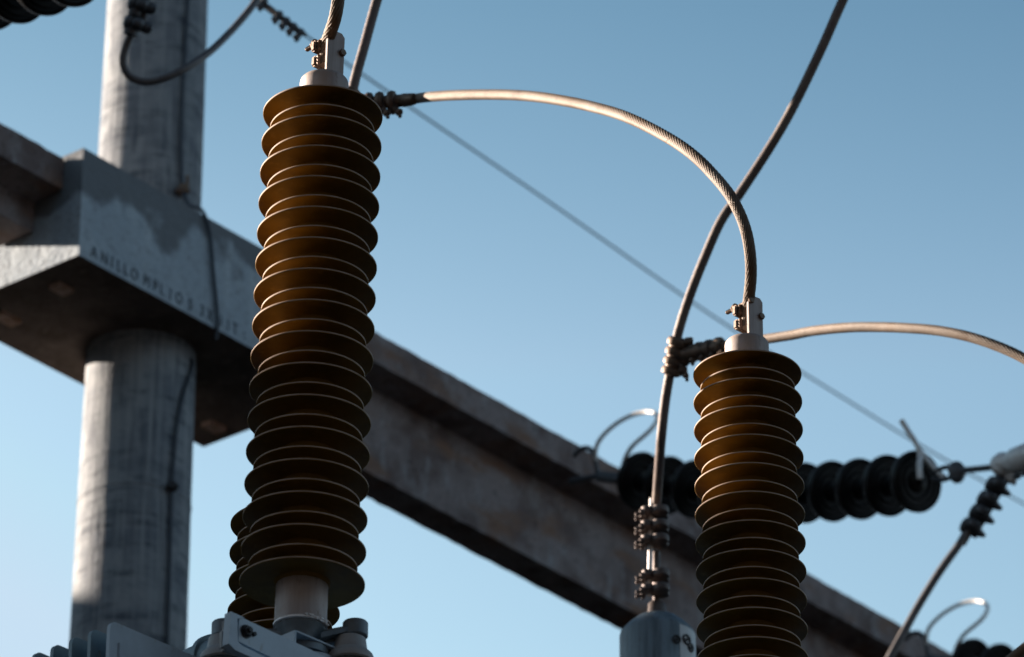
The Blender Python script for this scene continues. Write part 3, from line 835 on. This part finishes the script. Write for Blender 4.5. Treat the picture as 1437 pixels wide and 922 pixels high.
def dead_end(label_s):
    root = thing('disc_insulator_string', PX(846, 668, strT(846)), label_s, 'insulator string', 'black disc insulator strings hung off the beam')
    inv = Matrix.Translation(root.location).inverted()
    def sub(name, bm, m, par=None):
        ob = make(name, bm, m, None); ob.data.transform(inv); ob.parent = root if par is None else par
        return ob
    path = spline([PX(x, y, strT(x)) for x, y in line_pts], .01)
    s = [0]
    for i in range(1, len(path)): s.append(s[-1] + (path[i] - path[i - 1]).length)
    def at(d):
        for i in range(1, len(path)):
            if s[i] >= d:
                k = (d - s[i - 1]) / (s[i] - s[i - 1]); return path[i - 1].lerp(path[i], k), (path[i] - path[i - 1]).normalized()
        return path[-1], (path[-1] - path[-2]).normalized()
    def near(px):
        return min(range(len(path)), key=lambda i: abs(718.5 + F * path[i].x / (path[i].y * cp + (path[i].z - EYE) * sp) - px))
    d0, d1 = s[near(893)], s[near(1278)]
    nd = 11
    dm = None
    for k in range(nd):
        p, d = at(d0 + (d1 - d0) * k / (nd - 1))
        if dm is None:
            disc = make('disc', disc_mesh(), M['disc'], None); cp_ = make('disc_cap', cap_mesh(), M['galvdark'], None); cp_.parent = disc; dm = disc
        else:
            disc = dm.copy(); COL.objects.link(disc); cp_ = dm.children[0].copy(); COL.objects.link(cp_); cp_.parent = disc
        disc.parent = root
        disc.location = p - root.location
        q = d.to_track_quat('Z', 'X'); disc.rotation_mode = 'QUATERNION'; disc.rotation_quaternion = q
    T = strT
    # hardware to the beam
    bm = bmesh.new()
    A = PX(800, 676, T(800)); B = PX(838, 668, T(838)); C = PX(874, 672, T(874))
    tube(bm, [A, B], .014, 12, relax=False); tube(bm, [B, C], .012, 12, relax=False)
    for k in range(4):
        c = B.lerp(C, .15 + k * .2); hexnut(bm, c - Z * .02, (0, 0, 1), .022, .035)
        box(bm, c, .03, .02, .05, (1, 0, 0), None, None, .004)
    tube(bm, spline([PX(806, 640, T(806)), PX(812, 632, T(812)), PX(822, 628, T(822)), PX(831, 632, T(831)), PX(836, 648, T(836)), PX(839, 668, T(839))], .01), .011, 12)
    sub('anchor_link', bm, M['galvdark'])
    bm = bmesh.new()
    hoop = [(838, 664, T(838)), (835, 640, T(835)), (836, 626, T(838)), (846, 611, T(845)), (861, 597, T(855)), (880, 585, T(865)), (902, 578, T(875)), (918, 579, T(880) - .05), (923, 590, T(880) - .15), (914, 603, T(875) - .2), (897, 617, T(870) - .2), (884, 629, T(868) - .18), (877, 643, T(868) - .15), (872, 662, T(866) - .1)]
    tube(bm, spline(pts(*hoop), .02), .0095, 14)
    sub('arcing_hoop', bm, M['steel'])
    bm = bmesh.new()
    D = PX(1308, 668, T(1308)); E = PX(1343, 661, T(1343)); G = PX(1400, 655, T(1400)); d = (E - D).normalized()
    up = Vector((0, 0, 1))
    for k in (-1, 1): tube(bm, spline([D + up * k * .012, D.lerp(E, .5) + up * k * .030, E + up * k * .012], .02), .010, 10)
    lathe(bm, [(.02, -.03), (.034, -.024), (.036, .0), (.034, .024), (.02, .03)], E, (0.3, 1, .1), 20)
    box(bm, E - Z * .01, .05, .04, .08, (1, -.3, 0), None, None, .01)
    tube(bm, [E, G], .013, 12, relax=False)
    sub('end_link', bm, M['galvdark'])
    bm = bmesh.new()
    horn = [(1265, 590, T(1265)), (1275, 606, T(1272)), (1288, 626, T(1282)), (1291, 637, T(1288)), (1290, 655, T(1290) - .12), (1291, 672, T(1290) - .14)]
    tube(bm, spline(pts(*horn), .015), .0115, 14)
    tube(bm, spline(pts((1289, 630, T(1286)), (1300, 644, T(1296)), (1313, 659, T(1310)), (1325, 670, T(1320))), .015), .0115, 14)
    sub('arcing_horn', bm, M['steel'])
    return root
M['galvdark'] = mat('dull_galvanised_link', (.085, .09, .10), .5, .4, .5)
ds = dead_end('string of black disc insulators reaching across behind the right ribbed insulator')

# strain clamp, U-bolt chain and drop cable, each a thing
def strain_set():
    out = []
    t = 19.7
    c = PX(1410, 652, t)
    rt = thing('strain_clamp', c, 'bright sunlit strain clamp at the outer end of the disc string, right edge', 'cable clamp', 'bright strain clamps')
    bm = bmesh.new()
    e = PX(1500, 622, 19.2)
    d = (e - c).normalized()
    lathe(bm, [(.020, -.05), (.045, -.036), (.052, -.01), (.045, .02), (.034, .05), (.04, .07), (.052, .10), (.055, .2), (.03, .30), (.02, .33)], c, d, 32)
    ring(bm, c - d * .005, Vector((.1, -1, .4)), .040, .017, 28, 12)
    box(bm, c + Vector((.02, 0, -.045)), .05, .04, .07, (1, 0, -.5), None, None, .008)
    ob = make('clamp_body', bm, M['steel'], rt)
    bm = bmesh.new()
    for k in range(3):
        q = c + d * (.10 + k * .07); tube(bm, [q + Z * .05, q - Z * .07], .009, 10, relax=False); hexnut(bm, q - Z * .06, -Z, .018, .015)
    make('clamp_bolt', bm, M['galvdark'], rt)
    out.append(rt)
    # chain of parallel clamps
    a = PX(1404, 668, t); b = PX(1352, 757, t)
    rt = thing('clamp_row', b, 'row of four dark bolted clamps hanging below the bright strain clamp, right', 'cable clamp', 'rows of parallel clamps on the drop cables')
    dd = (a - b).normalized()
    bm = bmesh.new(); tube(bm, [b - dd * .02, a], .020, 20, relax=False); tube(bm, [b + Vector((.035, -.02, -.0)), a + Vector((.035, -.02, 0))], .014, 20, relax=False)
    make('clamped_rods', bm, M['galvdark'], rt)
    for k in range(4):
        px, py = ((1390.6, 679), (1379, 699), (1368, 718), (1355.5, 737))[k]
        l = PX(px, py, t - .03); r__ = PX(px + 26, py + 15, t - .03); dv = (r__ - l).normalized()
        bm = bmesh.new()
        lathe(bm, [(.014, -.020), (.030, -.014), (.033, 0), (.026, .022), (.022, .045), (.014, .072), (.007, .088)], l, dv, 24)
        lathe(bm, [(.02, -.018), (.032, -.012), (.033, .008), (.022, .018)], l + Vector((.03, -.02, -.004)), dd, 20)
        tube(bm, [l + Vector((-.018, -.01, .0)), l + Vector((.055, -.01, -.035))], .010, 10, relax=False)
        make('u_bolt_clamp', bm, M['galvdark'], rt)
    out.append(rt)
    # drop cable
    bm = bmesh.new()
    pth = spline(pts((1398, 676, 19.7), (1370, 724, 19.68), (1351, 757, 19.65), (1320, 800, 19.6), (1288.5, 850.6, 19.55), (1269, 886, 19.5), (1249, 922, 19.45), (1215, 990, 19.4), (1190, 1060, 19.3)), .02)
    tube(bm, pth, .0165, 16)
    o_ = make('drop_cable', bm, M['rope']); tag(o_, 'dark cable dropping from the clamp row down past the end of the beam, right', 'cable', 'drop cables from the strain clamps')
    out.append(o_)
    # line conductor leaving the strain clamp
    bm = bmesh.new(); tube(bm, spline([c + d * .2, c + d * 2 + Z * 0, c + d * 9 - Z * .1], .1), .014, 14)
    o_ = make('line_conductor', bm, M['rope']); tag(o_, 'taut conductor leaving the bright strain clamp to the right', 'cable', 'taut line conductors')
    out.append(o_)
    return out
ss = strain_set()
# second string further along the beam and third near the column
def px_of(p):
    t = p.y * cp + (p.z - EYE) * sp
    return 718.5 + F * p.x / t
def shift_for(p, px_target):
    lo, hi = -8., 8.
    for _ in range(50):
        m = (lo + hi) / 2
        if px_of(p + U * m) < px_target: lo = m
        else: hi = m
    return (lo + hi) / 2
hp = PX(880, 585, strT(865))
sh1 = shift_for(hp, 880 + 463)
dsb = copy_tree(ds); dsb.location = ds.location + U * sh1 + Z * .0
dsb['label'] = 'string of black disc insulators at the bottom right corner with a bent wire hoop'
hq = PX(1288, 675.5, strT(1288))
sh2 = shift_for(hq, 101)
dsc = copy_tree(ds); dsc.location = ds.location + U * sh2 + Z * .034
dsc['label'] = 'string of black disc insulators cut off by the top left corner'
print('shifts', sh1, sh2)

# upper left clamp cluster and loop
T0 = 17.6
rt = thing('clamp_row', PX(190, 45, T0), 'pair of rounded dark clamps in front of the column, top left', 'cable clamp', 'rows of parallel clamps on the drop cables')
bm = bmesh.new()
dd = (PX(200, -30, T0) - PX(186, 52, T0)).normalized()
a0 = PX(186, 52, T0)
tube(bm, [a0, PX(200, -40, T0)], .020, 20, relax=False)
tube(bm, [a0 + Vector((.03, -.02, .01)), PX(212, -38, T0)], .014, 20, relax=False)
make('clamped_rods', bm, M['galvdark'], rt)
for px, py in ((180, 30), (186, 3), (190, -24)):
    bm = bmesh.new(); l = PX(px, py, T0 - .03); r__ = PX(px + 30, py + 12, T0 - .03); dv = (r__ - l).normalized()
    lathe(bm, [(.014, -.016), (.027, -.008), (.030, .006), (.024, .018), (.014, .024)], l, dv, 24)
    for q in (PX(px + 14, py + 3, T0 - .05), PX(px + 26, py + 9, T0 - .02)):
        lathe(bm, [(.010, -.022), (.020, -.015), (.023, 0), (.020, .012), (.010, .02)], q, dv, 22)
    tube(bm, [l, PX(px + 34, py + 10, T0 - .03)], .012, 12, relax=False)
    lathe(bm, [(.012, -.02), (.024, -.012), (.024, .01), (.012, .018)], PX(px + 3, py + 13, T0 - .03), dd, 20)
    make('u_bolt_clamp', bm, M['galvdark'], rt)
bm = bmesh.new()
tube(bm, spline(pts((188, 40, T0), (182, 52, T0), (174, 70, T0), (171, 90, T0), (178, 107, T0), (195, 115.5, T0), (215, 115, T0), (245, 104, T0), (285, 80, T0 + .1), (322, 46, T0 + .3), (345, 20, T0 + .4), (362, -3, T0 + .5), (380, -40, T0 + .6)), .02), .0135, 18)
tag(make('loop_cable', bm, M['rope']), 'dark cable hanging in a loop in front of the column at the top left', 'cable', 'drop cables from the strain clamps')

# guy wire and its preformed clamp row
WA = PX(425, 47, 24.0); WB = PX(1500, 742, 30.0)
bm = bmesh.new()
gp = [PX(x, y, 24 + (x - 425) / 1075. * 6) for x, y in ((-1400, -1180), (-500, -580), (330, -18), (425, 47), (575, 150), (760, 276), (1020, 457), (1125, 522), (1300, 630), (1437, 707), (1700, 850), (2900, 1500))]
tube(bm, spline(gp, .2), .006, 10)
tag(make('overhead_wire', bm, M['wire']), 'single thin wire slanting across the whole sky behind the insulators', 'wire')
Tg = 18.9
rt = thing('clamp_row', PX(428, 48, Tg), 'slim chain of small dark wire grips slanting in from the top edge', 'cable clamp', 'rows of parallel clamps on the drop cables')
bm = bmesh.new(); a = PX(355, -8, Tg); b = PX(430, 50, Tg)
tube(bm, [a, b], .008, 12, relax=False)
tube(bm, [a + Vector((0, 0, -.02)), PX(421, 49, Tg)], .005, 10, relax=False)
make('clamped_rods', bm, M['rope'], rt)
dv = (b - a).normalized()
for px, py in ((370, 4), (391, 22), (401, 31), (411, 39), (421, 47)):
    bm = bmesh.new(); c = PX(px, py, Tg)
    lathe(bm, [(.010, -.014), (.020, -.010), (.021, .008), (.010, .012)], c, dv, 20)
    box(bm, c + Vector((-.010, -.01, -.024)), .022, .02, .034, (1, 0, .4), None, None, .005)
    hexnut(bm, c + Vector((-.014, -.02, -.030)), (-.3, -1, -.3), .011, .014)
    make('u_bolt_clamp', bm, M['galvdark'], rt)

# bright bar cutting the lower right corner
bm = bmesh.new(); tube(bm, spline(pts((1395, 945, 14.2), (1428, 918, 14.2), (1470, 885, 14.2), (1560, 830, 14.2)), .03), .016, 18, 18, .2, .1)
tag(make('jumper_cable', bm, M['strand'], None, 60), 'bright bare cable just cutting the bottom right corner of the frame', 'cable', 'stranded jumper cables')

# ================================================================ control building (off frame, its roof edge throws the evening shadow)
e_ = Vector((.877, .48, 0))
Wp = I1 + SUN * (20 / math.cos(SUN_EL))
M['cladding'] = mat('dark_blocker_cladding', (.035, .032, .030), .8, 0, .2, noise=[((1, 1, 1), (.025, .023, .022), .4, .7, 4)])
M['window'] = mat('dark_window_glass', (.03, .035, .04), .1)
ref = PY(440, 500, 10.07)     # last lit shed level on the tall bushing
Wp = ref + SUN * (20 / math.cos(SUN_EL))
bld = thing('control_building', (Wp.x, Wp.y, 0), 'tall rendered control building standing left of the yard, out of frame', 'building')
en = Vector((-.48, .877, 0))
bm = bmesh.new()
Lb = 44  # drawn out to the left so its shadow also covers the ground
cen = Wp + e_ * (10.2 - Lb / 2) + en * 4.0
box(bm, (cen.x, cen.y, (Wp.z - .3) / 2), Lb, 8, Wp.z - .3, e_, None, None, 0)
make('wall', bm, M['brick'], bld)
bm = bmesh.new()
box(bm, (cen.x, cen.y, Wp.z - .15), Lb + .3, 8.0 + .0, .30, e_, None, None, .02)
make('roof', bm, M['collar'], bld)
bm = bmesh.new()
cw = Wp + e_ * (10.2 + 20.02) + en * 5.0
box(bm, (cw.x, cw.y, 5.7), 40, 9, 11.4, e_)
make('added_shade_wing', bm, M['brick'], bld)  # wing added out of view, its shadow cuts light bounced off the ground
for i in range(13):
    for j in range(4):
        bm = bmesh.new(); c = Wp + e_ * (10.2 - 2 - i * 3.1) - en * .0; 
        box(bm, (c.x, c.y, 2.0 + j * 3.0), 1.4, .06, 1.3, e_, None, None, .01)
        make('window', bm, M['window'], bld)

# unseen hall added behind the camera, keeps low sky off the shaded sides
hall = thing('sky_blocker_hall', (4, -15, 0), 'long dark clad hall added behind the camera, out of frame, to block low sky', 'building')
bm = bmesh.new(); box(bm, (4, -15, 9.8), 90, 13, 19.6, (1, 0, 0)); make('wall', bm, M['cladding'], hall)
bm = bmesh.new(); box(bm, (4, -15, 19.75), 91, 14, .3, (1, 0, 0)); make('roof', bm, M['cladding'], hall)
for i in range(12):
    bm = bmesh.new(); box(bm, (-36 + i * 7.2, -8.47, 3.2), 2.4, .06, 2.0, (1, 0, 0), None, None, .01); make('window', bm, M['window'], hall)
